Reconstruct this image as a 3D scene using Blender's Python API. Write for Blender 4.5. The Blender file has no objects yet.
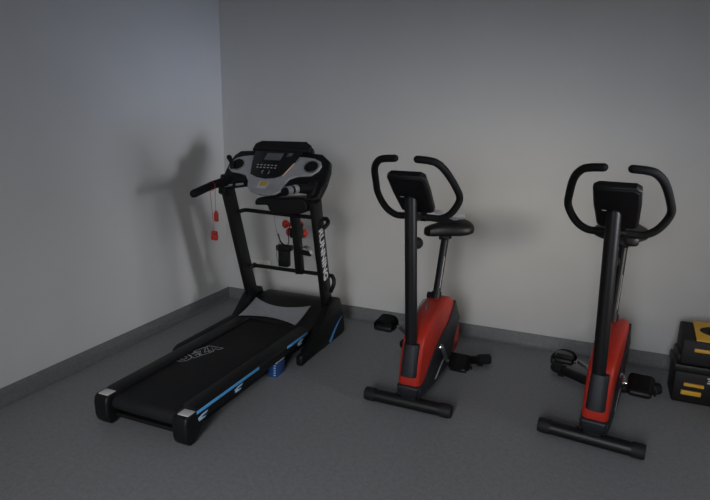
import bpy, bmesh, math, random
from mathutils import Vector, Matrix
random.seed(7)
S = bpy.context.scene
COL = S.collection
PI = math.pi
V = Vector

# ------------------------------------------------------------------ materials
def mat(name, col, rough=.5, metal=0., var=0., vscale=30., bump=0., bscale=200., spec=.5, coat=0.):
    m = bpy.data.materials.new(name); m.use_nodes = True
    nt = m.node_tree; b = nt.nodes['Principled BSDF']
    b.inputs['Base Color'].default_value = (*col, 1)
    b.inputs['Roughness'].default_value = rough
    b.inputs['Metallic'].default_value = metal
    b.inputs['Specular IOR Level'].default_value = spec
    b.inputs['Coat Weight'].default_value = coat
    tc = nt.nodes.new('ShaderNodeTexCoord')
    if var:
        n = nt.nodes.new('ShaderNodeTexNoise'); n.inputs['Scale'].default_value = vscale
        n.inputs['Detail'].default_value = 5
        r = nt.nodes.new('ShaderNodeValToRGB')
        r.color_ramp.elements[0].position = .3; r.color_ramp.elements[1].position = .7
        r.color_ramp.elements[0].color = (*[c * (1 - var) for c in col], 1)
        r.color_ramp.elements[1].color = (*[min(1, c * (1 + var)) for c in col], 1)
        nt.links.new(tc.outputs['Object'], n.inputs['Vector'])
        nt.links.new(n.outputs['Fac'], r.inputs['Fac'])
        nt.links.new(r.outputs['Color'], b.inputs['Base Color'])
    if bump:
        n2 = nt.nodes.new('ShaderNodeTexNoise'); n2.inputs['Scale'].default_value = bscale
        n2.inputs['Detail'].default_value = 3
        bp = nt.nodes.new('ShaderNodeBump'); bp.inputs['Strength'].default_value = bump
        bp.inputs['Distance'].default_value = .002
        nt.links.new(tc.outputs['Object'], n2.inputs['Vector'])
        nt.links.new(n2.outputs['Fac'], bp.inputs['Height'])
        nt.links.new(bp.outputs['Normal'], b.inputs['Normal'])
    return m

def vinyl(name, k=1.):
    m = bpy.data.materials.new(name); m.use_nodes = True
    nt = m.node_tree; b = nt.nodes['Principled BSDF']
    tc = nt.nodes.new('ShaderNodeTexCoord')
    n = nt.nodes.new('ShaderNodeTexNoise'); n.inputs['Scale'].default_value = 260; n.inputs['Detail'].default_value = 3
    n2 = nt.nodes.new('ShaderNodeTexNoise'); n2.inputs['Scale'].default_value = 48; n2.inputs['Detail'].default_value = 4
    r = nt.nodes.new('ShaderNodeValToRGB')
    r.color_ramp.elements[0].position = .36; r.color_ramp.elements[0].color = (.140 * k, .146 * k, .152 * k, 1)
    r.color_ramp.elements[1].position = .64; r.color_ramp.elements[1].color = (.270 * k, .278 * k, .287 * k, 1)
    mx = nt.nodes.new('ShaderNodeMix'); mx.data_type = 'FLOAT'; mx.inputs[0].default_value = .22
    nt.links.new(tc.outputs['Object'], n.inputs['Vector']); nt.links.new(tc.outputs['Object'], n2.inputs['Vector'])
    nt.links.new(n.outputs['Fac'], mx.inputs[2]); nt.links.new(n2.outputs['Fac'], mx.inputs[3])
    nt.links.new(mx.outputs[0], r.inputs['Fac']); nt.links.new(r.outputs['Color'], b.inputs['Base Color'])
    b.inputs['Roughness'].default_value = .55
    b.inputs['Specular IOR Level'].default_value = .35
    return m

M = dict(
    wall=mat('wall_paint', (.53, .527, .52), .85, var=.02, vscale=3, bump=.15, bscale=120, spec=.2),
    ceil=mat('ceiling_paint', (.72, .72, .71), .9, spec=.2),
    vinyl=vinyl('speckled_vinyl'), skirt=vinyl('speckled_skirting_vinyl', .62),
    black=mat('black_plastic', (.0055, .0055, .006), .48, var=.15, bump=.1, bscale=400, spec=.28),
    black_matte=mat('black_matte', (.008, .008, .009), .65, var=.2, bump=.2, bscale=500, spec=.3),
    belt=mat('belt_rubber', (.010, .010, .011), .75, var=.2, vscale=80, bump=.3, bscale=900, spec=.25),
    steel=mat('black_painted_steel', (.005, .005, .0055), .45, var=.1, bump=.05, bscale=600, spec=.3),
    foam=mat('black_foam', (.006, .006, .006), .7, var=.2, bump=.4, bscale=700, spec=.22),
    glossy=mat('gloss_black', (.008, .008, .009), .16),
    silver=mat('silver_plastic', (.42, .42, .44), .36, .35, var=.04),
    grey=mat('grey_plastic', (.33, .33, .35), .45, .2, var=.05),
    pad=mat('light_grey_pad', (.55, .53, .53), .6, var=.12, vscale=300),
    chrome=mat('chrome', (.62, .62, .62), .15, 1.),
    zinc=mat('dull_metal', (.30, .30, .30), .35, .9),
    blue=mat('blue_vinyl', (.09, .40, .80), .35, var=.05),
    blue_box=mat('blue_card', (.012, .055, .19), .5, var=.3, vscale=60),
    pale_blue=mat('pale_blue_print', (.45, .66, .85), .4),
    white=mat('white_print', (.70, .70, .70), .5),
    grey_print=mat('grey_print', (.50, .50, .52), .5),
    red=mat('red_shell_plastic', (.36, .020, .010), .42, var=.05, spec=.25),
    red_rubber=mat('red_rubber', (.46, .024, .015), .5, var=.08),
    charcoal=mat('charcoal_plastic', (.013, .014, .018), .5, var=.12, bump=.1, bscale=500, spec=.3),
    red_print=mat('dull_red_print', (.40, .07, .05), .4, var=.2, vscale=200),
    lcd=mat('grey_lcd', (.11, .12, .125), .25),
    sticker=mat('yellow_sticker', (.50, .37, .06), .5, var=.1, vscale=200),
    amber=mat('amber_highlight', (.95, .62, .48), .3),  # colour of the painted-in console edge reflection
    yellow=mat('yellow_plastic', (.62, .34, .025), .42, var=.05),
    box=mat('dark_grey_plastic', (.006, .006, .007), .55, var=.15, bump=.1, spec=.25),
    outlet=mat('white_plastic', (.62, .61, .58), .4),
    film=mat('white_film', (.80, .80, .82), .3, var=.05),
    frame=mat('white_window_frame', (.75, .75, .75), .4),
)

# ------------------------------------------------------------------ mesh helpers
def build(name, bm, m, parent=None, smooth=True, off=(0, 0, 0), weld=False):
    if weld: bmesh.ops.remove_doubles(bm, verts=bm.verts, dist=1e-5)
    bmesh.ops.recalc_face_normals(bm, faces=bm.faces)
    o3 = V(off)
    for v in bm.verts: v.co -= o3
    me = bpy.data.meshes.new(name); bm.to_mesh(me); bm.free()
    for p in me.polygons: p.use_smooth = smooth
    if smooth:
        me.set_sharp_from_angle(angle=math.radians(38))
    me.materials.append(m)
    o = bpy.data.objects.new(name, me); COL.objects.link(o)
    if parent: o.parent = parent
    return o

def tag(o, label, cat, group=None):
    o['label'] = label; o['category'] = cat
    if group: o['group'] = group
    return o

def empty(name, loc=(0, 0, 0), rz=0):
    o = bpy.data.objects.new(name, None); COL.objects.link(o)
    o.location = loc; o.rotation_euler = (0, 0, rz); o.empty_display_size = .1
    return o

def bevel(bm, w, seg=2, edges=None, ang=30):
    es = edges or [e for e in bm.edges if len(e.link_faces) == 2 and e.calc_face_angle(0) > math.radians(ang)]
    if w > 0 and es:
        bmesh.ops.bevel(bm, geom=es, offset=w, segments=seg, affect='EDGES', profile=.5, clamp_overlap=True)

def merge(bm, other):
    me = bpy.data.meshes.new('tmp'); other.to_mesh(me); other.free(); bm.from_mesh(me); bpy.data.meshes.remove(me)
    return bm

def box(x0, x1, y0, y1, z0, z1, bv=.004, seg=2, bm=None, mtx=None):
    b = bmesh.new(); bmesh.ops.create_cube(b, size=1)
    for v in b.verts:
        v.co = V(((x0 + x1) / 2 + v.co.x * (x1 - x0), (y0 + y1) / 2 + v.co.y * (y1 - y0), (z0 + z1) / 2 + v.co.z * (z1 - z0)))
    bevel(b, bv, seg)
    if mtx: bmesh.ops.transform(b, matrix=mtx, verts=b.verts)
    return merge(bm, b) if bm else b

def catmull(pts, n=8, closed=False):
    P = [V(p) for p in pts]; out = []
    N = len(P); rng = N if closed else N - 1
    for i in range(rng):
        if closed: a, b, c, d = P[i - 1], P[i], P[(i + 1) % N], P[(i + 2) % N]
        else:
            b, c = P[i], P[i + 1]
            a = P[i - 1] if i else b * 2 - c
            d = P[i + 2] if i + 2 < N else c * 2 - b
        for k in range(n):
            t = k / n
            out.append(.5 * ((2 * b) + (c - a) * t + (2 * a - 5 * b + 4 * c - d) * t * t + (3 * b - a - 3 * c + d) * t ** 3))
    if not closed: out.append(P[-1].copy())
    return out

def tube(pts, r, seg=14, bm=None, cap=True, rnd=False, closed=False):
    """round tube along points; r a number or a list"""
    b = bmesh.new(); P = [V(p) for p in pts]; N = len(P)
    R = r if isinstance(r, (list, tuple)) else [r] * N
    if rnd and not closed:   # rounded ends
        d0 = (P[0] - P[1]).normalized(); d1 = (P[-1] - P[-2]).normalized()
        pre = [(P[0] + d0 * R[0] * math.sin(a), R[0] * math.cos(a)) for a in (1.35, 1., .55)]
        post = [(P[-1] + d1 * R[-1] * math.sin(a), R[-1] * math.cos(a)) for a in (.55, 1., 1.35)]
        P = [p for p, _ in pre] + P + [p for p, _ in post]
        R = [q for _, q in pre] + list(R) + [q for _, q in post]; N = len(P)
    T = []
    for i in range(N):
        if closed: t = P[(i + 1) % N] - P[i - 1]
        else: t = P[min(i + 1, N - 1)] - P[max(i - 1, 0)]
        T.append(t.normalized())
    ref = V((0, 0, 1)) if abs(T[0].z) < .9 else V((1, 0, 0))
    u = T[0].cross(ref).normalized(); rings = []
    for i in range(N):
        if i:
            ax = T[i - 1].cross(T[i])
            if ax.length > 1e-7:
                u = Matrix.Rotation(T[i - 1].angle(T[i]), 3, ax.normalized()) @ u
        u = (u - T[i] * u.dot(T[i])).normalized(); w = T[i].cross(u)
        rings.append([b.verts.new(P[i] + (u * math.cos(2 * PI * k / seg) + w * math.sin(2 * PI * k / seg)) * R[i]) for k in range(seg)])
    M_ = N if closed else N - 1
    for i in range(M_):
        A, B = rings[i], rings[(i + 1) % N]
        for k in range(seg): b.faces.new((A[k], A[(k + 1) % seg], B[(k + 1) % seg], B[k]))
    if cap and not closed:
        b.faces.new(rings[0][::-1]); b.faces.new(rings[-1])
    return merge(bm, b) if bm else b

def disc(c, axis, r, h, seg=24, bv=.002, bm=None):
    """a short cylinder centred on c along axis"""
    b = bmesh.new(); bmesh.ops.create_cone(b, cap_ends=True, segments=seg, radius1=r, radius2=r, depth=h)
    bevel(b, bv, 2, ang=60)
    q = V((0, 0, 1)).rotation_difference(V(axis).normalized()).to_matrix().to_4x4()
    bmesh.ops.transform(b, matrix=Matrix.Translation(c) @ q, verts=b.verts)
    return merge(bm, b) if bm else b

def beam(p0, p1, w, d, bv=.006, side=(1, 0, 0), bm=None):
    """rectangular bar from p0 to p1; w along side, d across"""
    p0, p1 = V(p0), V(p1); t = (p1 - p0).normalized(); s = V(side); s = (s - t * s.dot(t)).normalized(); n = t.cross(s)
    b = box(-w / 2, w / 2, -d / 2, d / 2, 0, (p1 - p0).length, bv)
    m = Matrix((s, n, t)).transposed().to_4x4(); m.translation = p0
    bmesh.ops.transform(b, matrix=m, verts=b.verts)
    return merge(bm, b) if bm else b

def prism(poly, x0, x1, bv=.005, seg=2, fn=None, bm=None, caps_only=None):
    """polygon (p, q) extruded along a third axis from x0 to x1; fn maps (h, p, q) to a point, default h=x, p=y, q=z"""
    fn = fn or (lambda h, p, q: (h, p, q))
    b = bmesh.new()
    A = [b.verts.new((x0, p, q)) for p, q in poly]; B = [b.verts.new((x1, p, q)) for p, q in poly]
    n = len(poly)
    b.faces.new(A); b.faces.new(B[::-1])
    for i in range(n): b.faces.new((A[i], B[i], B[(i + 1) % n], A[(i + 1) % n]))
    bmesh.ops.recalc_face_normals(b, faces=b.faces)
    if bv:
        es = [e for e in b.edges if abs(e.verts[0].co.x - e.verts[1].co.x) < 1e-9]
        bevel(b, bv, seg, es)
    for v in b.verts: v.co = V(fn(v.co.x, v.co.y, v.co.z))
    return merge(bm, b) if bm else b

def smooth_poly(pts, n=6):
    return [(p.x, p.y) for p in catmull([(a, b, 0) for a, b in pts], n, True)]

def text_mesh(txt, size, depth, offset=.0, outline=0.):
    c = bpy.data.curves.new('t', 'FONT'); c.body = txt; c.size = size; c.align_x = 'CENTER'; c.align_y = 'CENTER'
    c.extrude = depth; c.offset = offset; c.resolution_u = 4
    if outline:
        c.fill_mode = 'NONE'; c.extrude = 0; c.bevel_depth = outline; c.bevel_resolution = 1
    o = bpy.data.objects.new('t', c); COL.objects.link(o)
    dg = bpy.context.evaluated_depsgraph_get()
    me = bpy.data.meshes.new_from_object(o.evaluated_get(dg))
    b = bmesh.new(); b.from_mesh(me)
    bpy.data.objects.remove(o); bpy.data.curves.remove(c); bpy.data.meshes.remove(me)
    return b

def frame_mtx(o, ex, ey):
    ex = V(ex).normalized(); ey = V(ey); ey = (ey - ex * ey.dot(ex)).normalized(); ez = ex.cross(ey)
    m = Matrix((ex, ey, ez)).transposed().to_4x4(); m.translation = V(o)
    return m

# ------------------------------------------------------------------ the room
RX, RY, RZ = 4.6, -5.6, 2.75        # the room runs x 0..RX, y RY..0
WY0, WY1, WZ0, WZ1 = -2.00, -1.30, .85, 1.70   # window opening in the right-hand wall
def struct(name, bm, m, smooth=False, parent=None):
    o = build(name, bm, m, parent, smooth); o['kind'] = 'structure'; return o
struct('floor', box(-.15, RX + .2, RY - .15, .15, -.1, 0, 0), M['vinyl'])
struct('ceiling', box(-.15, RX + .2, RY - .15, .15, RZ, RZ + .1, 0), M['ceil'])
struct('wall_left', box(-.15, 0, RY, 0, 0, RZ, 0), M['wall'])
struct('wall_back', box(-.15, RX + .2, 0, .15, 0, RZ, 0), M['wall'])
FX0, FX1, FZ0, FZ1 = 1.7, 2.8, .9, 2.2      # added unseen window opening behind the camera, for fill light
w = box(-.15, FX0, RY - .15, RY, 0, RZ, 0); box(FX1, RX + .2, RY - .15, RY, 0, RZ, 0, bm=w)
box(FX0, FX1, RY - .15, RY, 0, FZ0, 0, bm=w); box(FX0, FX1, RY - .15, RY, FZ1, RZ, 0, bm=w)
struct('wall_front', w, M['wall'])
w = box(FX0, FX0 + .05, RY - .11, RY - .06, FZ0, FZ1, .004); box(FX1 - .05, FX1, RY - .11, RY - .06, FZ0, FZ1, .004, bm=w)
box(FX0, FX1, RY - .11, RY - .06, FZ0, FZ0 + .05, .004, bm=w); box(FX0, FX1, RY - .11, RY - .06, FZ1 - .05, FZ1, .004, bm=w)
struct('added_fill_window', w, M['frame'])
w = box(RX, RX + .2, RY, WY0, 0, RZ, 0)
box(RX, RX + .2, WY1, 0, 0, RZ, 0, bm=w); box(RX, RX + .2, WY0, WY1, 0, WZ0, 0, bm=w); box(RX, RX + .2, WY0, WY1, WZ1, RZ, 0, bm=w)
struct('wall_right', w, M['wall'])
w = box(RX + .08, RX + .13, WY0, WY0 + .05, WZ0, WZ1, .004)
box(RX + .08, RX + .13, WY1 - .05, WY1, WZ0, WZ1, .004, bm=w)
box(RX + .08, RX + .13, WY0, WY1, WZ0, WZ0 + .05, .004, bm=w); box(RX + .08, RX + .13, WY0, WY1, WZ1 - .05, WZ1, .004, bm=w)
struct('window_1', w, M['frame'])
HS = .087
def cove(along, a0, a1, flip=1):
    # a vinyl skirting with a coved foot turned up from the floor: profile (distance from the wall, height)
    prof = [(0.0005, .0005), (.03, .0008), (.018, .006), (.009, .014), (.005, .026), (.0045, HS - .002), (.003, HS), (.0005, HS)]
    fn = (lambda h, p, q: (p, h, q)) if along == 'y' else (lambda h, p, q: (h, -p, q))
    return prism(prof, a0, a1, 0, fn=fn)
struct('baseboard_left', cove('y', RY, -.001), M['skirt'], True)
struct('baseboard_back', cove('x', .001, RX), M['skirt'], True)

# ------------------------------------------------------------------ treadmill
TX = .785
TO = (TX, -1.0, 0)
tm = empty('treadmill', TO)
tag(tm, 'black folding treadmill with silver console and blue stripes in the corner', 'treadmill')
def tp(name, bm, m, parent=None, smooth=True):
    o = build(name, bm, m, parent or tm, smooth, TO); return o
# deck underframe
bm = box(.585, .985, -1.70, -.42, .018, .118, .006)
tp('deck_frame', bm, M['black'])
tp('front_crossbar', tube([(.60, -1.725, .036), (.985, -1.725, .036)], .011), M['steel'])
# running belt: flat top wrapped round the front roller
prof = [(-.60, .134), (-1.72, .134)]
for k in range(9):
    a = PI / 2 + PI * k / 8
    prof.append((-1.725 + .033 * math.cos(a), .101 + .033 * math.sin(a)))
prof += [(-.60, .068)]
belt = tp('running_belt', prism(prof, .612, .958, .002), M['belt'])
b = text_mesh('OEZA', .095, 0, .0075, outline=.0018)
bmesh.ops.transform(b, matrix=frame_mtx((.655, -1.205, .1355), (.36, 1, 0), (-1, .36, 0)) @ Matrix.Diagonal((.98, 1.0, .3, 1)), verts=b.verts)
lg = tp('belt_lettering', b, M['grey_print'], belt); lg['label'] = 'pale grey outlined lettering on the belt'
# side rails
def rail(sx):
    x0, x1 = (TX + sx * .168, TX + sx * .263)
    lo, hi = min(x0, x1), max(x0, x1)
    # profile in x-z, chamfered outer top
    if sx > 0: pr = [(lo, .095), (lo, .142), (lo + .008, .147), (hi - .012, .147), (hi, .137), (hi, .098), (hi - .008, .09), (lo + .02, .09)]
    else: pr = [(hi, .095), (hi, .142), (hi - .008, .147), (lo + .012, .147), (lo, .137), (lo, .098), (lo + .008, .09), (hi - .02, .09)]
    r = tp('side_rail', prism(pr, -1.70, -.50, .003, fn=lambda h, p, q: (p, h, q)), M['black'])
    xo = TX + sx * .263
    for y0, y1 in ((-1.715, -1.225), (-.94, -.70)):
        zs, hs_ = (.1375, .015) if sx > 0 else (.131, .009)
        bm = beam((xo + sx * .0003, y0, zs), (xo + sx * .0003, y1, zs), .0022, hs_, .0006, side=(1, 0, 0))
        s = tp('blue_stripe', bm, M['blue'], r); s['label'] = 'bright blue stripe along the rail'
    for y0, y1, z in ((-1.715, -1.64, .105), (-1.445, -1.37, .111), (-.83, -.755, .112)):
        sl = .012
        bm = prism([(y0 + sl, z - .012), (y0 + sl * .6, z + .004), (y0 + sl * 3, z + .012), (y1, z + .012), (y1 - sl, z + .004), (y0 + sl * 3, z + .003), (y0 + sl * 2.4, z - .004), (y1 - sl * 1.2, z - .006), (y1 - sl * 2, z - .012)],
                   xo - .0005 * sx, xo + sx * .0015, 0)
        e = tp('rail_emblem', bm, M['pale_blue'], r, False); e['label'] = 'pale blue and white hooked emblem'
    return r
rail(1); rl = rail(-1)
tp('rail_cover', prism([(-1.20, .064), (-1.185, .118), (-1.15, .134), (-.58, .140), (-.56, .064)], TX - .318, TX - .264, .006), M['black_matte'])
# front end caps
for sx in (1, -1):
    c0, c1 = (TX + .182, TX + .262) if sx > 0 else (TX - .256, TX - .176)
    lo, hi = min(c0, c1), max(c0, c1)
    prf = [(-1.665, .065), (-1.665, .145), (-1.70, .147), (-1.766, .146), (-1.780, .136), (-1.786, .112), (-1.785, .05), (-1.776, .020), (-1.758, .002), (-1.735, .002), (-1.675, .055)]
    c = tp('end_cap', prism(prf, lo, hi, .012, 3), M['black'])
    xc = TX + (.234 if sx > 0 else -.209)
    p = tp('cap_pad', box(xc - .028, xc + .028, -1.770, -1.722, .1455, .1495, .0015), M['pad'], c)
    p['label'] = 'pale grey square pad on the cap'
# motor hood
xs = (TX - .255, TX + .265)
prf = [(-.655, .10), (-.655, .146), (-.62, .152), (-.56, .168), (-.50, .188), (-.45, .206), (-.40, .222), (-.35, .228), (-.29, .222), (-.24, .205), (-.215, .18), (-.205, .07), (-.23, .045), (-.60, .045)]
hood = tp('motor_cover', prism(prf, xs[0], xs[1], .014, 3), M['black'])
def hoodz(y):
    t = [(-.66, .148), (-.62, .153), (-.56, .169), (-.50, .189), (-.45, .207), (-.40, .227)]
    for (a, za), (b_, zb) in zip(t, t[1:]):
        if a <= y <= b_: return za + (zb - za) * (y - a) / (b_ - a)
    return .147
bm = bmesh.new(); NX, NY = 24, 8; grid = []
for i in range(NX + 1):
    u = -1 + 2 * i / NX; x = TX - .045 + u * .20
    bow = (1 - u * u)
    ya = -.655 + .042 * bow + (.0 if u < 0 else .0) ; yb = -.452 - .052 * bow
    x_sh = .0
    grid.append([bm.verts.new((x + x_sh, ya + (yb - ya) * j / NY, hoodz(ya + (yb - ya) * j / NY) + .003)) for j in range(NY + 1)])
for i in range(NX):
    for j in range(NY): bm.faces.new((grid[i][j], grid[i + 1][j], grid[i + 1][j + 1], grid[i][j + 1]))
g = bmesh.ops.extrude_face_region(bm, geom=bm.faces[:])
for v in [q for q in g['geom'] if isinstance(q, bmesh.types.BMVert)]: v.co.z += .003
cp = tp('cover_plate', bm, M['grey'], hood); cp['label'] = 'light grey waisted plate on the hood slope'
# base on the floor: side tubes, rear tube, brackets
for sx in (1, -1):
    xa = TX + sx * .268 if sx > 0 else TX - .268
    bm = box(min(xa + sx * .002, xa + sx * .045), max(xa + sx * .002, xa + sx * .045), -.86, -.45, .004, .060, .010)
    box(min(xa + sx * .008, xa + sx * .040), max(xa + sx * .008, xa + sx * .040), -.855, -.82, .0, .01, .002, bm=bm)
    tp('base_tube', bm, M['steel'])
    # side bracket that carries the upright
    prf = [(-.80, .060), (-.70, .10), (-.60, .17), (-.505, .25), (-.40, .275), (-.345, .255), (-.29, .13), (-.268, .012), (-.30, .002), (-.60, .002), (-.70, .03)]
    x0, x1 = TX + sx * .262, TX + sx * .312
    br = tp('upright_bracket', prism(prf, min(x0, x1), max(x0, x1), .008), M['black'])
    xo = TX + sx * .3125
    sw = []
    for k in range(13):
        t = k / 12; y = -.50 + .19 * t + .02 * math.sin(t * PI); z = .012 + .115 * t ** 1.0 - .0 + .028 * math.sin(t * PI)
        sw.append((y, z, .016 * (1 - t) + .003))
    poly = [(y - wd * .7, z + wd * .3) for y, z, wd in sw] + [(y + wd * .7, z - wd * .3) for y, z, wd in reversed(sw)]
    s = tp('blue_swoosh', prism(poly, xo - sx * .001, xo + sx * .0015, 0), M['blue'], br, False); s['label'] = 'thin blue curved line on the bracket'
tp('rear_tube', box(TX - .26, TX + .26, -.30, -.255, .006, .05, .008), M['steel'])
# uprights
UP = {}
for sx in (1, -1):
    p0 = V((TX + sx * .268, -.425, .12)); p1 = V((TX + sx * .283, -.655, .965))
    if sx < 0: p0.x = TX - .272; p1.x = TX - .300
    up = tp('upright', beam(p0, p1, .034, .100, .008), M['steel']); UP[sx] = (p0, p1, up)
p0, p1, up = UP[1]
t = (p1 - p0).normalized()
nx = V((1, 0, 0)); nx = (nx - t * nx.dot(t)).normalized()
b = text_mesh('RUNNING', .084, .0006, .0030)
bmesh.ops.transform(b, matrix=Matrix.Diagonal((.88, .88, 1, 1)), verts=b.verts)
cpt = p0 + t * ((.60 - p0.z) / t.z) + nx * .0172 - t * .020 + V((0, -.008, 0))
bmesh.ops.transform(b, matrix=frame_mtx(cpt, -t, nx.cross(-t)), verts=b.verts)
l = tp('lettering', b, M['white'], up, False); l['label'] = 'white block lettering running down the post'
# cross tubes behind the uprights
tp('crossbar', tube(catmull([(TX - .285, -.575, .79), (TX - .262, -.545, .800), (TX - .22, -.54, .802), (TX, -.54, .797), (TX + .27, -.54, .794), (TX + .310, -.545, .79), (TX + .322, -.560, .77), (TX + .308, -.59, .745)], 6), .0125), M['steel'])
tp('crossbar', tube(catmull([(TX - .285, -.50, .40), (TX - .262, -.465, .425), (TX - .22, -.455, .428), (TX, -.455, .428), (TX + .27, -.455, .428), (TX + .310, -.458, .42), (TX + .324, -.472, .385), (TX + .304, -.475, .33)], 6), .0125), M['steel'])
# console ---------------------------------------------------------
PO = V((TX, -.67, .995)); UB = V((0, .13, .15)).normalized(); NN = V((0, -UB.z, UB.y))
def pan(a, bb, h=0.): return PO + V((a, 0, 0)) + UB * bb + NN * h
pf = lambda h, a, bb: pan(a, bb, h)
body = [(-.152, .292), (-.19, .268), (-.205, .232), (-.285, .226), (-.318, .19), (-.332, .12), (-.335, .04), (-.322, -.03), (-.27, -.035), (-.235, .0), (-.16, .0), (-.12, -.04), (-.06, -.060),
        (.06, -.064), (.10, -.045), (.15, -.02), (.24, -.03), (.30, -.09), (.335, -.07), (.348, .03), (.345, .12), (.33, .178), (.268, .226), (.20, .232), (.19, .268), (.152, .295)]
cb = tp('console_body', prism(body, -.050, -.002, .012, 3, fn=pf), M['black'])
hd = [(-.15, .291), (-.187, .268), (-.192, .222), (.192, .222), (.187, .270), (.15, .294)]
tp('console_head', prism(hd, -.006, .022, .010, 3, fn=pf), M['black_matte'], cb)
fas = [(-.185, .186), (-.24, .176), (-.285, .160), (-.311, .125), (-.309, .085), (-.278, .058), (-.22, .052), (-.172, .040), (-.14, .005), (-.125, -.04), (-.098, -.066), (-.05, -.08), (.02, -.086), (.07, -.076), (.098, -.055),
       (.108, .0), (.125, .035), (.17, .055), (.25, .066), (.285, .10), (.296, .135), (.280, .165), (.235, .184), (.16, .190), (.05, .19)]
fs = tp('fascia', prism(fas, -.004, .010, .005, 3, fn=pf), M['silver']); fs['label'] = 'silver winged fascia of the console'
dp = [(-.172, .218), (.150, .222), (.125, .15), (.078, .052), (.03, .030), (-.03, .022), (-.09, .030), (-.14, .050), (-.160, .13)]
dpo = tp('display_panel', prism(dp, .006, .0145, .004, 2, fn=pf), M['glossy']); dpo['label'] = 'black glossy display panel'
sc = tp('screen', prism([(-.085, .153), (.022, .153), (.032, .204), (-.078, .202)], .0142, .0158, 0, fn=pf), M['lcd'], dpo, False); sc['label'] = 'grey display screen'
bt = tp('power_button', prism([(.055, .182), (.085, .184), (.093, .208), (.062, .207)], .0142, .0175, .001, fn=pf), M['zinc'], dpo)
for row, zb in enumerate((.113, .095)):
    for k in range(6):
        a = -.118 + k * .024 + row * .002
        tp('button', prism([(a, zb), (a + .012, zb), (a + .013, zb + .005), (a + .001, zb + .005)], .0142, .0155, 0, fn=pf), M['grey_print'], dpo, False)
for a in (-.060, -.022):
    s_ = 1 if a < -.04 else -1
    arc = [pan(-.041 + s_ * -.024 * math.cos(q), .066 + .017 * math.sin(q), .0152) for q in [i * .25 - .75 for i in range(7)]]
    tp('button', tube(arc, .0012, 6), M['grey_print'], dpo)
st = tp('painted_edge_highlight', prism([(.124, .138), (.110, .142), (.070, .050), (.082, .048)], .010, .0135, .001, fn=pf), M['amber'], fs); st['label'] = 'pale orange painted highlight beside the display'  # reflection on the panel edge, painted in as a pale orange strip
tr_ = tp('trim_line', tube([pan(.085, .052, .0115), pan(.150, .175, .0115)], .0022, 6), M['chrome'], fs)
sk = tp('warning_sticker', prism([(-.062, -.042), (-.002, -.046), (.004, .003), (-.056, .006)], .0098, .0108, 0, fn=pf), M['pad'], fs, False); sk['label'] = 'white and yellow warning sticker'
tp('warning_sticker', prism([(-.05, -.026), (-.008, -.028), (-.003, .001), (-.046, .003)], .0106, .0113, 0, fn=pf), M['sticker'], fs, False)
for ca, cbb in ((-.254, .114), (.234, .124)):
    ring = [pan(ca + .046 * math.cos(q), cbb + .040 * math.sin(q), .010) for q in [2 * PI * k / 28 for k in range(28)]]
    ch = tp('cup_holder', tube(ring, .0045, 8, closed=True), M['chrome']); ch['label'] = 'chrome-rimmed cup holder'
    poly = [(ca + .043 * math.cos(q), cbb + .037 * math.sin(q)) for q in [2 * PI * k / 28 for k in range(28)]]
    tp('cup_well', prism(poly, .004, .0112, 0, fn=pf), M['black'], ch, False)
tp('fold_lever', tube([pan(-.318, .145, .03), pan(-.292, .118, .025), pan(-.282, .085, .016)], [.016, .014, .012], 12, rnd=True), M['black'])
# arms of the console down to the uprights, handlebars
for sx in (1, -1):
    q = UP[sx][1]
    bm = beam((q.x, q.y - .02, q.z - .06), (q.x + sx * .004, q.y + .02, q.z + .055), .052, .09, .012)
    tp('upright_head', bm, M['black'])
q = UP[-1][1]
hb = tp('handlebar', tube(catmull([(q.x + .005, q.y + .01, q.z + .035), (q.x - .003, -.72, .985), (q.x - .006, -.80, .975), (q.x - .006, -.955, .948)], 6), [.024] * 12 + [.0225] * 7, 16, rnd=True), M['foam'])
q = UP[1][1]
tp('handlebar', tube(catmull([(q.x, q.y + .01, q.z + .035), (q.x - .01, -.72, .99), (q.x - .025, -.80, .995), (q.x - .045, -.90, .990)], 6), [.024] * 12 + [.0225] * 7, 16, rnd=True), M['foam'])
h0, h1 = V((q.x - .025, -.80, .995)), V((q.x - .045, -.90, .990))
for k0, k1 in ((.10, .40), (.58, .95)):
    ps_ = tp('pulse_sensor', tube([h0.lerp(h1, k0), h0.lerp(h1, k0 + .03), h0.lerp(h1, k1 - .03), h0.lerp(h1, k1)], [.0232, .0246, .0246, .0232], 18), M['silver']); ps_['label'] = 'silver pulse sensor on the right grip'
bm = tube([pan(-.325, -.052, -.01), pan(-.13, -.012, -.01)], .0105, 12)
tp('inner_bar', bm, M['black'])
for a in (-.285, -.215):
    bb = -.052 + .04 * (a + .325) / .195
    tp('pulse_sensor', tube([pan(a, bb + .005, -.007), pan(a + .05, bb + .016, -.007)], .0112, 12), M['chrome'])
# vibration massager hung under the console, its post, box and wiring
hdp = smooth_poly([(.682, .862), (.690, .898), (.76, .915), (.86, .915), (.98, .925), (1.02, .90), (1.03, .86), (.99, .835), (.90, .818), (.82, .818), (.775, .835), (.762, .862), (.73, .864)], 4)
tp('massager_head', prism(hdp, -.66, -.54, .012, 3, fn=lambda h, p, q: (p, h, q)), M['black'])
tp('massager_post', beam((.850, -.49, .86), (.880, -.478, .42), .050, .036, .004), M['steel'])
bm = box(.735, .805, -.50, -.455, .455, .575, .008)
box(.722, .820, -.505, -.45, .555, .592, .008, bm=bm)
tp('massager_box', bm, M['black'])
tp('holder_arm', tube([(.88, -.49, .565), (.965, -.50, .560)], .016, 12), M['black'])
bm = None
for k in range(4):
    pts = catmull([(.90, -.50, .578 + .006 * k), (.94, -.52, .612 - .004 * k), (.975, -.525, .605 - .010 * k), (1.0, -.52, .585 - .016 * k), (1.012, -.515, .555 - .010 * k)], 6)
    bm = tube(pts, .0022, 6, bm=bm)
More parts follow.
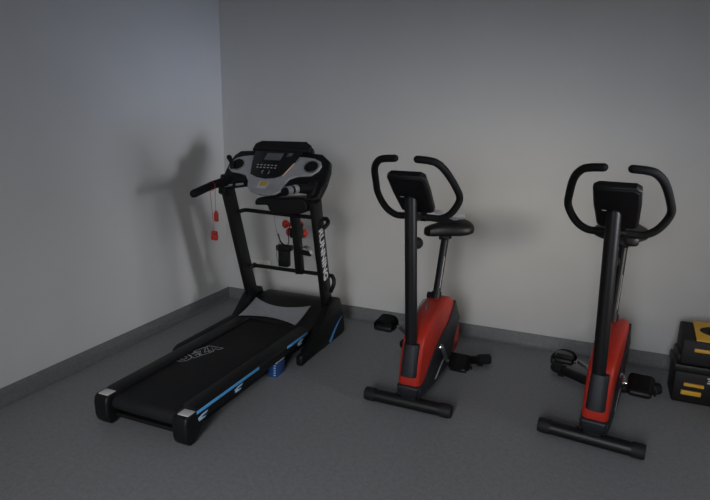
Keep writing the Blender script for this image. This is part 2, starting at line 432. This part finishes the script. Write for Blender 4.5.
tp('wire_bundle', bm, M['zinc'])
tp('wire', tube(catmull([(.735, -.52, .83), (.728, -.52, .76), (.742, -.52, .68), (.755, -.51, .62), (.742, -.51, .585), (.728, -.50, .52), (.742, -.49, .46)], 8), .0024, 6), M['zinc'])
tp('wire', tube(catmull([(.835, -.52, .82), (.838, -.52, .74), (.822, -.52, .68), (.815, -.50, .63), (.80, -.49, .59)], 8), .003, 6), M['black'])
tp('wire', tube(catmull([(.742, -.505, .665), (.755, -.505, .625), (.770, -.50, .605), (.79, -.49, .585)], 6), .005, 8), M['black'])
bm = box(.806, .888, -.474, -.448, .640, .700, .004); box(.828, .888, -.474, -.448, .690, .735, .004, bm=bm)
tp('dumbbell_holder', bm, M['black'])

# dumbbells clipped to the massager post
def dumbbell(z, y, x, label):
    d = empty('dumbbell', (x, y, z), .0); tag(d, label, 'dumbbell', 'red dumbbells on the treadmill post')
    for s in (-1, 1):
        c = V((s * .052, 0, 0))
        bm = bmesh.new(); bmesh.ops.create_uvsphere(bm, u_segments=20, v_segments=12, radius=.027)
        for v in bm.verts: v.co.x *= .8
        bmesh.ops.translate(bm, verts=bm.verts, vec=c)
        build('weight', bm, M['red_rubber'], d)
    build('handle', tube([(-.04, 0, 0), (.04, 0, 0)], .012), M['red_rubber'], d)
    return d
dumbbell(.7115, -.415, .797, 'red dumbbell clipped to the treadmill post, the upper of the two')
dumbbell(.6635, -.415, .825, 'red dumbbell clipped to the treadmill post, the lower of the two')

# safety key on a red cord, looped over the left handlebar
kx, ky, kz = .482, -.80, .974
sk = empty('safety_key', (kx, ky, kz)); tag(sk, 'red safety clip and key on a thin cord looped over left treadmill grip', 'safety key')
bm = tube([(kx + .0265 * math.cos(a), ky - .002 + .004 * math.sin(a), kz - .001 + .0265 * math.sin(a)) for a in [2 * PI * k / 20 for k in range(20)]], .0014, 6, closed=True)
tube(catmull([(kx + .026, ky, kz - .01), (kx + .022, ky, kz - .08), (kx + .024, ky, kz - .150)], 5), .0014, 6, bm=bm)
tube(catmull([(kx - .012, ky, kz - .028), (kx - .004, ky, kz - .12), (kx + .006, ky, kz - .27)], 5), .0014, 6, bm=bm)
build('cord', bm, M['red_rubber'], sk, True, (kx, ky, kz))
bm = box(kx + .012, kx + .038, ky - .008, ky + .008, kz - .205, kz - .152, .005); box(kx + .018, kx + .032, ky - .006, ky + .006, kz - .158, kz - .142, .003, bm=bm)
build('clip', bm, M['red_rubber'], sk, True, (kx, ky, kz))
bm = box(kx - .014, kx + .028, ky - .012, ky + .012, kz - .318, kz - .282, .008); box(kx - .012, kx + .026, ky - .011, ky + .011, kz - .282, kz - .262, .006, bm=bm)
build('key', bm, M['red_rubber'], sk, True, (kx, ky, kz))

# wall socket and the treadmill's mains cable
ox0, ox1, oz0, oz1 = .215, .372, .252, .335
oc = V(((ox0 + ox1) / 2, 0, (oz0 + oz1) / 2))
so = empty('wall_socket', oc); tag(so, 'white double wall socket behind the treadmill', 'socket')
build('socket_plate', box(ox0, ox1, -.012, -.0005, oz0, oz1, .003), M['outlet'], so, True, oc)
for cx in (.255, .332):
    bm = disc((cx, -.0125, oc.z), (0, 1, 0), .027, .004); r_ = build('socket_ring', bm, M['outlet'], so, True, oc)
    for dx in (-.0095, .0095): build('socket_hole', disc((cx + dx, -.0148, oc.z), (0, 1, 0), .003, .001, 10, 0), M['black'], r_, False, oc)
pc = empty('power_cord', (.255, -.035, oc.z)); tag(pc, 'black power cord plugged into the wall socket behind treadmill', 'cord')
off = (.255, -.035, oc.z)
bm = disc((.255, -.030, oc.z), (0, 1, 0), .019, .028, 20, .004); tube([(.255, -.044, oc.z), (.255, -.056, oc.z - .004)], [.016, .010], 14, bm=bm)
build('plug', bm, M['black'], pc, True, off)
build('cable', tube(catmull([(.255, -.054, oc.z - .003), (.262, -.075, oc.z - .05), (.275, -.09, .17), (.305, -.105, .09), (.36, -.12, .03), (.44, -.14, .008), (.52, -.19, .006), (.57, -.23, .006)], 8), .0045, 8), M['black'], pc, True, off)

# blue carton beside the deck
bx = empty('carton', (1.013, -1.0, 0)); tag(bx, 'small blue box standing on the floor against the treadmill deck', 'box')
off = (1.013, -1.0, 0)
build('carton_body', box(.989, 1.038, -1.045, -.955, .001, .082, .002), M['blue_box'], bx, True, off)
lid = build('carton_flap', box(1.024, 1.039, -1.046, -.954, .0822, .0865, .001), M['pad'], bx, True, off); lid['label'] = 'pale top flap'
for k in range(5):
    build('printed_mark', box(1.024, 1.035, -1.0462, -1.0448, .012 + .014 * k, .017 + .014 * k, 0), M['pale_blue'], bx, False, off)

# ------------------------------------------------------------------ exercise bikes
def bike(px, py, rz, label, seat_dz=0., seat_turn=0., crank=0., tilt=(0, 0), rear_dx=0., seat_w=1., bar_w=1.):
    o = empty('exercise_bike', (px, py, 0), rz); tag(o, label, 'exercise bike', 'upright exercise bikes')
    B = lambda n, bm, m, par=None, sm=True: build(n, bm, m, par or o, sm)
    SH = .035
    tx = lambda y: 1.06 + .40 * (y + .05)                       # the shell widens towards the back
    LX = .010
    tf = lambda h, p, q: (LX + h * tx(p), p + SH, q)
    tn = lambda h, p, q: (LX + h * tx(p) * (.50 + .50 * min(1., max(0., (q - .045) / .085)) ** .7), p + SH, q)
    # front stabiliser lies across the front, rear one is swept back
    fsb = B('front_stabilizer', tube([(-.185, 0, .034), (.185, 0, .034)], .0312, 20), M['steel'])
    for s in (-1, 1):
        B('end_cap', tube([(s * .165, 0, .0345), (s * .208, 0, .0345), (s * .219, 0, .0345)], [.0338, .0338, .030], 20), M['black_matte'], fsb)
        B('carriage_bolt', disc((s * .055, 0, .066), (0, 0, 1), .007, .012, 12), M['black'], fsb)
    bm = tube([(-.05, 0, .06), (.05, 0, .06)], .020, 12)
    B('stabilizer_mount', box(-.030, .045, -.020, .06, .050, .085, .006), M['steel'])
    pts = catmull([(rear_dx + x, y, z) for x, y, z in ((-.245, .672, .034), (-.16, .625, .034), (-.05, .575, .034), (.05, .575, .034), (.16, .625, .034), (.245, .672, .034))], 6)
    rsb = B('rear_stabilizer', tube(pts, .0245, 18), M['steel'])
    for s in (-1, 1):
        B('end_cap', tube([(rear_dx + s * .205, .650, .035), (rear_dx + s * .258, .680, .035), (rear_dx + s * .266, .684, .035)], [.029, .030, .026], 18), M['black_matte'], rsb)
        B('foot', disc((rear_dx + s * .215, .655, .008), (0, 0, 1), .020, .016), M['black'], rsb)
    B('frame_tube', tube([(0, .02, .075), (0, .30, .065), (0, .58, .05)], .022, 14), M['steel'])
    # shell
    prof = smooth_poly([(-.030, .108), (-.060, .125), (-.070, .16), (-.058, .24), (-.012, .35), (.05, .395), (.16, .425), (.30, .443), (.41, .446), (.468, .432), (.52, .390), (.58, .318), (.64, .235), (.675, .165), (.665, .105), (.60, .068), (.45, .055), (.22, .060), (.08, .090)], 5)
    sh = B('shell', prism(prof, -.050, .050, .022, 4, fn=tf), M['red']); sh['label'] = 'glossy red plastic shell'
    for s in (-1, 1):
        sp = smooth_poly([(.500, .405), (.450, .358), (.37, .312), (.26, .280), (.16, .240), (.08, .190), (.02, .146), (-.035, .128), (-.056, .120), (-.05, .088), (-.02, .070), (.15, .058), (.38, .056), (.50, .066),
                          (.485, .105), (.50, .150), (.545, .200), (.60, .255), (.625, .262), (.575, .320), (.535, .370)], 4)
        pn = B('side_panel', prism(sp, s * .036, s * .0552, .006, 3, fn=tf), M['charcoal']); pn['label'] = 'charcoal panel sweeping down the flank'
        # brand strip on the lower flank
        bp_ = prism([(.175, .078), (.205, .072), (.315, .122), (.325, .135), (.29, .128)], s * .0548, s * .0560, 0, fn=tf)
        B('brand_mark', bp_, M['grey_print'], pn, False)
        ring = [(LX + s * .0505 * tx(.575), SH + .575 + .028 * math.cos(q), .165 + .034 * math.sin(q)) for q in [2 * PI * k / 20 for k in range(20)]]
        B('round_mark', tube(ring, .0035, 6, closed=True), M['red_print'], sh)
        ring = [(LX + s * .0505 * tx(.575), SH + .575 + .014 * math.cos(q), .165 + .018 * math.sin(q)) for q in [2 * PI * k / 16 for k in range(16)]]
        B('round_mark', tube(ring, .0025, 6, closed=True), M['red_print'], sh)
    # charcoal nose under the red band
    ns = smooth_poly([(-.040, .060), (-.066, .084), (-.077, .112), (-.074, .136), (-.03, .142), (.05, .136), (.12, .10), (.10, .056), (.02, .050)], 5)
    B('nose', prism(ns, -.0525, .0525, .030, 6, fn=tn), M['charcoal'])
    # sleeve round the foot of the post
    bm = bmesh.new(); rings = []
    for z, y, wx, wy in ((.188, -.019, .039, .034), (.196, -.017, .0405, .036), (.27, .001, .0385, .037), (.328, .013, .0375, .037), (.338, .014, .035, .035)):
        rings.append([bm.verts.new((LX + wx * (abs(math.cos(q)) ** .6) * (1 if math.cos(q) >= 0 else -1), y + wy * (abs(math.sin(q)) ** .6) * (1 if math.sin(q) >= 0 else -1), z)) for q in [2 * PI * k / 28 for k in range(28)]])
    for A, C in zip(rings, rings[1:]):
        for k in range(28): bm.faces.new((A[k], A[(k + 1) % 28], C[(k + 1) % 28], C[k]))
    bm.faces.new(rings[0][::-1]); bm.faces.new(rings[-1])
    B('post_sleeve', bm, M['charcoal'])
    # front post, knob, sensor wire
    B('front_post', tube([(.004, .014, .29), (-.010, -.040, 1.028), (-.010, -.043, 1.046), (-.010, -.044, 1.055)], [.0282, .0282, .023, .012], 22), M['steel'])
    B('tension_knob', merge(disc((0, .028, .815), (0, 1, .05), .022, .055, 20, .004), disc((0, .050, .815), (0, 1, .05), .028, .018, 12, .004)), M['black'])
    B('sensor_wire', tube(catmull([(.012, .036, .475), (.014, .11, .51), (.014, .17, .51), (.012, .21, .48), (.010, .21, .44)], 6), .0028, 8), M['zinc'])
    # handlebar loop
    half = [(.0, .055, .938), (.06, .06, .936), (.112, .062, .938), (.160, .058, .970), (.194, .045, 1.032), (.186, -.005, 1.09), (.162, -.085, 1.160), (.132, -.118, 1.196), (.100, -.132, 1.207), (.050, -.138, 1.211)]
    pts = [(-x * bar_w - .006, y, z) for x, y, z in reversed(half[1:])] + [(x * bar_w - .006, y, z) for x, y, z in half]
    hb_ = B('handlebar', tube(catmull(pts, 7), .0158, 16, rnd=True), M['foam'])
    B('stem', merge(tube([(0, -.035, .945), (0, .062, .938)], .020, 14), tube([(-.035, .058, .938), (.035, .058, .938)], .0205, 16)), M['steel'])
    # console tilted to the rider
    p0, p1 = V((0, .052, .972)), V((0, -.158, 1.152))
    u = (p1 - p0).normalized(); n = V((1, 0, 0)).cross(u)           # n points down and forward (its back)
    L = (p1 - p0).length
    cf = lambda h, a, bb: p0 + V((a, 0, 0)) + u * bb + n * h
    sgn = 1 if n.y < 0 else -1
    outl = [(-.064, 0), (.064, 0), (.078, .015), (.085, L * .55), (.084, L - .016), (.066, L), (-.066, L), (-.084, L - .016), (-.085, L * .55), (-.078, .015)]
    co = B('console', prism(outl, -.018 * sgn, .018 * sgn, .010, 3, fn=cf), M['black'])
    B('console_back', prism([(a * .93, .006 + bb * .95) for a, bb in outl], .010 * sgn, .0215 * sgn, .012, 4, fn=cf), M['black'], co)
    B('small_print', prism([(-.052, L * .46), (-.036, L * .455), (-.036, L * .475), (-.052, L * .48)], .0212 * sgn, .0220 * sgn, 0, fn=cf), M['grey_print'], co, False)
    B('display', prism([(-.06, L * .35), (.06, L * .35), (.062, L * .85), (-.062, L * .85)], -.0195 * sgn, -.0175 * sgn, 0, fn=cf), M['lcd'], co, False)
    B('button', prism([(-.03, L * .12), (.03, L * .12), (.03, L * .24), (-.03, L * .24)], -.0205 * sgn, -.0175 * sgn, .001, fn=cf), M['grey'], co)
    # seat post and seat
    ps = [V((0, .395, .38)), V((0, .550, .755 + seat_dz))]
    sp_ = B('seat_post', tube(ps, .0205, 18), M['zinc'] if False else M['steel'])
    d = (ps[1] - ps[0]).normalized(); c = ps[0] + d * .075
    B('seat_clamp', tube([c - d * .03, c + d * .025], .0265, 18), M['black'], sp_)
    B('adjusting_knob', merge(disc(c + V((-.035, 0, 0)), (1, 0, 0), .020, .026, 14, .004), tube([c + V((-.03, 0, 0)), c], .008, 10)), M['black'], sp_)
    B('height_scale', beam(c + d * .05 + V((.0165, -.012, 0)), c + d * .22 + V((.0165, -.012, 0)), .002, .010, 0), M['grey_print'], sp_, False)
    # saddle: lofted sections from nose to tail
    secs = [(-.145, .018, .014, -.004), (-.135, .032, .026, -.004), (-.10, .040, .033, -.002), (-.05, .052, .036, .0), (.0, .082, .040, .003), (.05, .116, .043, .006), (.09, .130, .043, .009), (.13, .126, .040, .012), (.155, .102, .032, .012), (.166, .064, .018, .012)]
    bm = bmesh.new(); rings = []
    zc = .795 + seat_dz; K = 28; ca_, sa_ = math.cos(seat_turn), math.sin(seat_turn)
    for y, wx, wz, dz in secs:
        ring = []; y = y * .88 - .010
        for k in range(K):
            q = 2 * PI * k / K; cq, sq = math.cos(q), math.sin(q)
            x = wx * abs(cq) ** .75 * (1 if cq >= 0 else -1)
            z = wz * abs(sq) ** .75 * (1 if sq >= 0 else -.9)
            if sq > 0: z -= .010 * math.exp(-(x / .02) ** 2) * (1 if y > -.08 else 0)   # centre groove
            z -= .10 * wx * (abs(x) / max(wx, .01)) ** 2
            x *= seat_w
            ring.append(bm.verts.new((ca_ * x - sa_ * y, .55 + sa_ * x + ca_ * y, zc + dz + z)))
        rings.append(ring)
    for A, C in zip(rings, rings[1:]):
        for k in range(K): bm.faces.new((A[k], A[(k + 1) % K], C[(k + 1) % K], C[k]))
    bm.faces.new(rings[0][::-1]); bm.faces.new(rings[-1])
    seat = B('seat', bm, M['black'])
    B('seat_bracket', box(-.024, .024, .50, .60, .742 + seat_dz, .764 + seat_dz, .004), M['steel'], seat)
    B('seat_rail', tube([(-.032, .55, .752 + seat_dz), (.032, .55, .752 + seat_dz)], .011, 12), M['steel'], seat)
    # cranks and pedals
    hub = V((LX, .275, .230)); rr = .130
    for s in (-1, 1):
        B('crank_hub', disc(hub + V((s * .066, 0, 0)), (1, 0, 0), .017, .018, 18), M['chrome'])
        dirv = V((0, math.cos(crank), math.sin(crank))) * (1 if s < 0 else -1)
        a = hub + V((s * .074, 0, 0)); e = hub + dirv * rr + V((s * (.086 if s > 0 else .134), 0, 0))
        k = B('crank_arm', tube([a, a + dirv * .03 + V((s * .004, 0, 0)), e], [.012, .0115, .010], 12, rnd=True), M['zinc'])
        B('pedal_axle', tube([e, e + V((s * .05, 0, 0))], .007, 10), M['chrome'], k)
        pc_ = e + V((s * .068, 0, 0))
        rot = Matrix.Translation(pc_) @ Matrix.Rotation(tilt[0] if s < 0 else tilt[1], 4, 'X') @ Matrix.Translation(-pc_)
        def P(bm): bmesh.ops.transform(bm, matrix=rot, verts=bm.verts); return bm
        bm = box(pc_.x - .048, pc_.x + .048, pc_.y - .050, pc_.y + .050, pc_.z - .018, pc_.z + .016, .015, 3)
        for j in (-1, 0, 1): box(pc_.x - .042, pc_.x + .042, pc_.y + j * .030 - .007, pc_.y + j * .030 + .007, pc_.z + .010, pc_.z + .019, .002, bm=bm)
        pd = B('pedal', P(bm), M['black'])
        # broad strap arched over the pedal
        bm = bmesh.new(); n_ = 18; vs = []
        for i in range(n_ + 1):
            q = PI * i / n_
            x = pc_.x + .053 * math.cos(q) * (1.02 + .08 * math.sin(q)); z = pc_.z - .008 + .062 * math.sin(q) ** .8
            yy = pc_.y - .006 + .006 * math.sin(3 * q); hw = .034 + .010 * math.sin(q)
            vs.append((bm.verts.new((x, yy - hw, z)), bm.verts.new((x, yy + hw, z - .008 * math.sin(q)))))
        for i in range(n_): bm.faces.new((vs[i][0], vs[i + 1][0], vs[i + 1][1], vs[i][1]))
        bmesh.ops.solidify(bm, geom=bm.faces[:], thickness=.005)
        B('strap', P(bm), M['black_matte'], pd)
        B('strap_tail', P(tube(catmull([(pc_.x + s * .050, pc_.y, pc_.z + .02), (pc_.x + s * .060, pc_.y - .01, pc_.z + .002), (pc_.x + s * .058, pc_.y - .012, pc_.z - .03)], 5), .006, 8)), M['black_matte'], pd)
    return o
bike(1.780, -1.059, -.018, 'red and black exercise bike right of the treadmill, white plastic on its seat', .0, math.radians(-34), math.radians(128), (math.radians(10), math.radians(50)), 0., .85, .992)
bike(2.602, -1.028, -.118, 'red and black exercise bike nearest the stacked toolboxes', .045, math.radians(18), math.radians(-12), (math.radians(-10), math.radians(35)), -.02, 1.0, .975)

# crumpled plastic film left on the first bike's seat
bm = bmesh.new(); N = 22; g = []
rnd = random.Random(3)
for i in range(N + 1):
    row = []
    for j in range(N + 1):
        u, v_ = -1 + 2 * i / N, -1 + 2 * j / N
        x = -.012 + u * .098; y = .585 + v_ * .075
        z = .842 + .006 * math.sin(5 * u + 2 * v_) * math.cos(4 * v_) + rnd.uniform(-.003, .003) + .010 * max(0, v_) + .004 * abs(u)
        z += .006 * math.exp(-((u - .3) ** 2 + (v_ - .4) ** 2) * 6)
        row.append(bm.verts.new((x + .008 * math.sin(7 * v_), y + .008 * math.sin(6 * u), z)))
    g.append(row)
for i in range(N):
    for j in range(N): bm.faces.new((g[i][j], g[i + 1][j], g[i + 1][j + 1], g[i][j + 1]))
bmesh.ops.solidify(bm, geom=bm.faces[:], thickness=.0015)
fo = build('plastic_wrap', bm, M['film'], None, True, (0, .585, .835))
a_ = -.015
fo.location = (1.780 - math.sin(a_) * .585, -1.059 + math.cos(a_) * .585, .850); fo.rotation_euler = (0, 0, a_)
tag(fo, 'crumpled white plastic wrap lying on the seat of the bike', 'plastic wrap')

# ------------------------------------------------------------------ toolboxes against the back wall
def toolbox_low():
    off = (3.22, -.25, 0); o = empty('toolbox', off); tag(o, 'black toolbox on the floor, the lower of the stack at the right', 'toolbox', 'stacked black toolboxes')
    B = lambda n, bm, m, par=None, sm=True: build(n, bm, m, par or o, sm, off)
    B('body', box(2.975, 3.475, -.42, -.23, .001, .165, .010), M['box'])
    B('lid', box(2.966, 3.484, -.43, -.22, .165, .205, .008), M['black'])
    for x0, z0, z1 in ((3.02, .096, .112), (3.012, .050, .072)):
        l_ = B('latch_strip', box(x0, x0 + .088, -.432, -.418, z0, z1, .002), M['yellow']); l_['label'] = 'yellow latch strip'
    for k in range(2):
        l_ = B('latch_strip', box(3.35, 3.438, -.432, -.418, (.096, .050)[k], (.112, .072)[k], .002), M['yellow']); l_['label'] = 'yellow latch strip'
    for k, (x0, x1) in enumerate(((3.118, 3.19), (3.122, 3.18), (3.119, 3.17))):
        B('print_line', box(x0, x1, -.4215, -.4205, .146 - .012 * k, .153 - .012 * k, 0), M['grey_print'], None, False)
def toolbox_up():
    off = (3.24, -.25, .206); o = empty('toolbox', off); tag(o, 'black toolbox with a yellow lid, stacked on top of the other', 'toolbox', 'stacked black toolboxes')
    B = lambda n, bm, m, par=None, sm=True: build(n, bm, m, par or o, sm, off)
    prf = [(-.405, .206), (-.41, .312), (-.40, .330), (-.23, .368), (-.215, .36), (-.215, .206)]
    B('body', prism(prf, 2.992, 3.46, .008), M['box'])
    def lidp(x, y, h=0): return V((x, y, .330 + (y + .40) * .038 / .17 + h))
    lid = B('lid', prism([(3.048, -.408), (3.40, -.408), (3.40, -.225), (3.048, -.225)], .001, .010, .004, fn=lambda h, p, q: lidp(p, q, h)), M['yellow']); lid['label'] = 'bright yellow lid panel'
    # dark oval recess with a carrying handle
    poly = [(3.20 + .130 * math.cos(q), -.315 + .052 * math.sin(q)) for q in [2 * PI * k / 32 for k in range(32)]]
    B('handle_recess', prism(poly, .004, .0115, 0, fn=lambda h, p, q: lidp(p, q, h)), M['black'], lid, False)
    B('carry_handle', tube(catmull([lidp(3.115, -.315, .012), lidp(3.13, -.315, .022), lidp(3.20, -.315, .026), lidp(3.27, -.315, .022), lidp(3.285, -.315, .012)], 5), .009, 10), M['black'], lid)
    s = B('latch_strip', box(3.045, 3.40, -.418, -.405, .276, .293, .002), M['yellow']); s['label'] = 'yellow strip along the front'
    B('corner_rib', box(2.980, 3.0, -.40, -.235, .206, .245, .004), M['black'])
toolbox_low(); toolbox_up()

# ------------------------------------------------------------------ camera
CX, CY, CZ, yaw, pitch, roll, f = 2.5102616793612187, -3.4874690387466702, 1.385961993067893, -.39750052048616585, .23297761687053775, .017429101337542892, 570.
cy_, sy_ = math.cos(yaw), math.sin(yaw); cp_, sp_ = math.cos(pitch), math.sin(pitch)
fw = V((sy_ * cp_, cy_ * cp_, -sp_)); r0 = V((cy_, -sy_, 0)); u0 = r0.cross(fw)
r2 = r0 * math.cos(roll) + u0 * math.sin(roll); u2 = u0 * math.cos(roll) - r0 * math.sin(roll)
cam = bpy.data.cameras.new('camera'); co = bpy.data.objects.new('camera', cam); COL.objects.link(co)
mw = Matrix((r2, u2, -fw)).transposed().to_4x4(); mw.translation = (CX, CY, CZ)
co.matrix_world = mw
cam.sensor_fit = 'HORIZONTAL'; cam.sensor_width = 36; cam.lens = f / 710 * 36; cam.clip_start = .02
S.camera = co

# ------------------------------------------------------------------ daylight
wd = bpy.data.worlds.new('daylight'); S.world = wd; wd.use_nodes = True
nt = wd.node_tree; bg = nt.nodes['Background']
tc = nt.nodes.new('ShaderNodeTexCoord'); sx = nt.nodes.new('ShaderNodeSeparateXYZ')
nt.links.new(tc.outputs['Generated'], sx.inputs[0])
def sky_ramp(axis, lo, hi, stops):
    mr = nt.nodes.new('ShaderNodeMapRange'); mr.inputs['From Min'].default_value = lo; mr.inputs['From Max'].default_value = hi
    rp = nt.nodes.new('ShaderNodeValToRGB')
    while len(rp.color_ramp.elements) < len(stops): rp.color_ramp.elements.new(.5)
    for e, (p, c) in zip(rp.color_ramp.elements, stops):
        e.position = (p - lo) / (hi - lo); e.color = (*c, 1)
    nt.links.new(sx.outputs[axis], mr.inputs['Value']); nt.links.new(mr.outputs[0], rp.inputs['Fac'])
    return rp.outputs['Color']
# invented sky bands, shaped to spread the light through the right-hand and added windows
def mult(a, b, mode='MULTIPLY'):
    m_ = nt.nodes.new('ShaderNodeMix'); m_.data_type = 'RGBA'; m_.blend_type = mode; m_.inputs[0].default_value = 1
    nt.links.new(a, m_.inputs[6]); nt.links.new(b, m_.inputs[7]); return m_.outputs[2]
g3 = lambda v: (v, v, v)
elev = sky_ramp('Z', -.5, .5, [(-.45, (.05, .055, .065)), (-.18, (.08, .09, .12)), (-.085, (.78, .88, 1.06)), (.04, (1., .99, .97)), (.20, (1.05, 1.0, .93)), (.30, (.45, .43, .40)), (.40, (.08, .08, .08))])
azim = sky_ramp('Y', -1., 1., [(-.85, g3(0)), (-.74, g3(.15)), (-.64, g3(.32)), (-.49, (.90, .86, .80)), (-.27, (.80, .84, .935)), (-.02, (.20, .212, .24)), (.3, g3(.2))])
elev2 = sky_ramp('Z', -.5, .6, [(-.45, g3(.05)), (-.12, (.06, .06, .06)), (-.04, (.14, .14, .15)), (.10, (.24, .24, .25)), (.22, (.55, .57, .60)), (.36, (1.1, 1.12, 1.16))])
azim2 = sky_ramp('Y', -1., 1., [(-.85, g3(.52)), (-.75, g3(0))])
nt.links.new(mult(mult(elev, azim), mult(elev2, azim2), 'ADD'), bg.inputs['Color'])
bg.inputs['Strength'].default_value = 66.0
def portal(name, loc, rot, sx_, sy2):
    pl = bpy.data.lights.new(name, 'AREA'); pl.shape = 'RECTANGLE'; pl.size = sx_; pl.size_y = sy2
    po = bpy.data.objects.new(name, pl); COL.objects.link(po); po.location = loc; po.rotation_euler = rot
    pl.cycles.is_portal = True
portal('window_portal', (RX + .15, (WY0 + WY1) / 2, (WZ0 + WZ1) / 2), (PI / 2, 0, PI / 2), WY1 - WY0, WZ1 - WZ0)
portal('window_portal', ((FX0 + FX1) / 2, RY - .13, (FZ0 + FZ1) / 2), (PI / 2, 0, 0), FX1 - FX0, FZ1 - FZ0)  # portal of the added fill window
S.cycles.use_denoising = True
S.cycles.max_bounces = 10; S.cycles.diffuse_bounces = 7

vs = S.view_settings
vs.view_transform = 'Standard'; vs.look = 'None'; vs.gamma = 1; vs.use_curve_mapping = False; vs.exposure = 0.
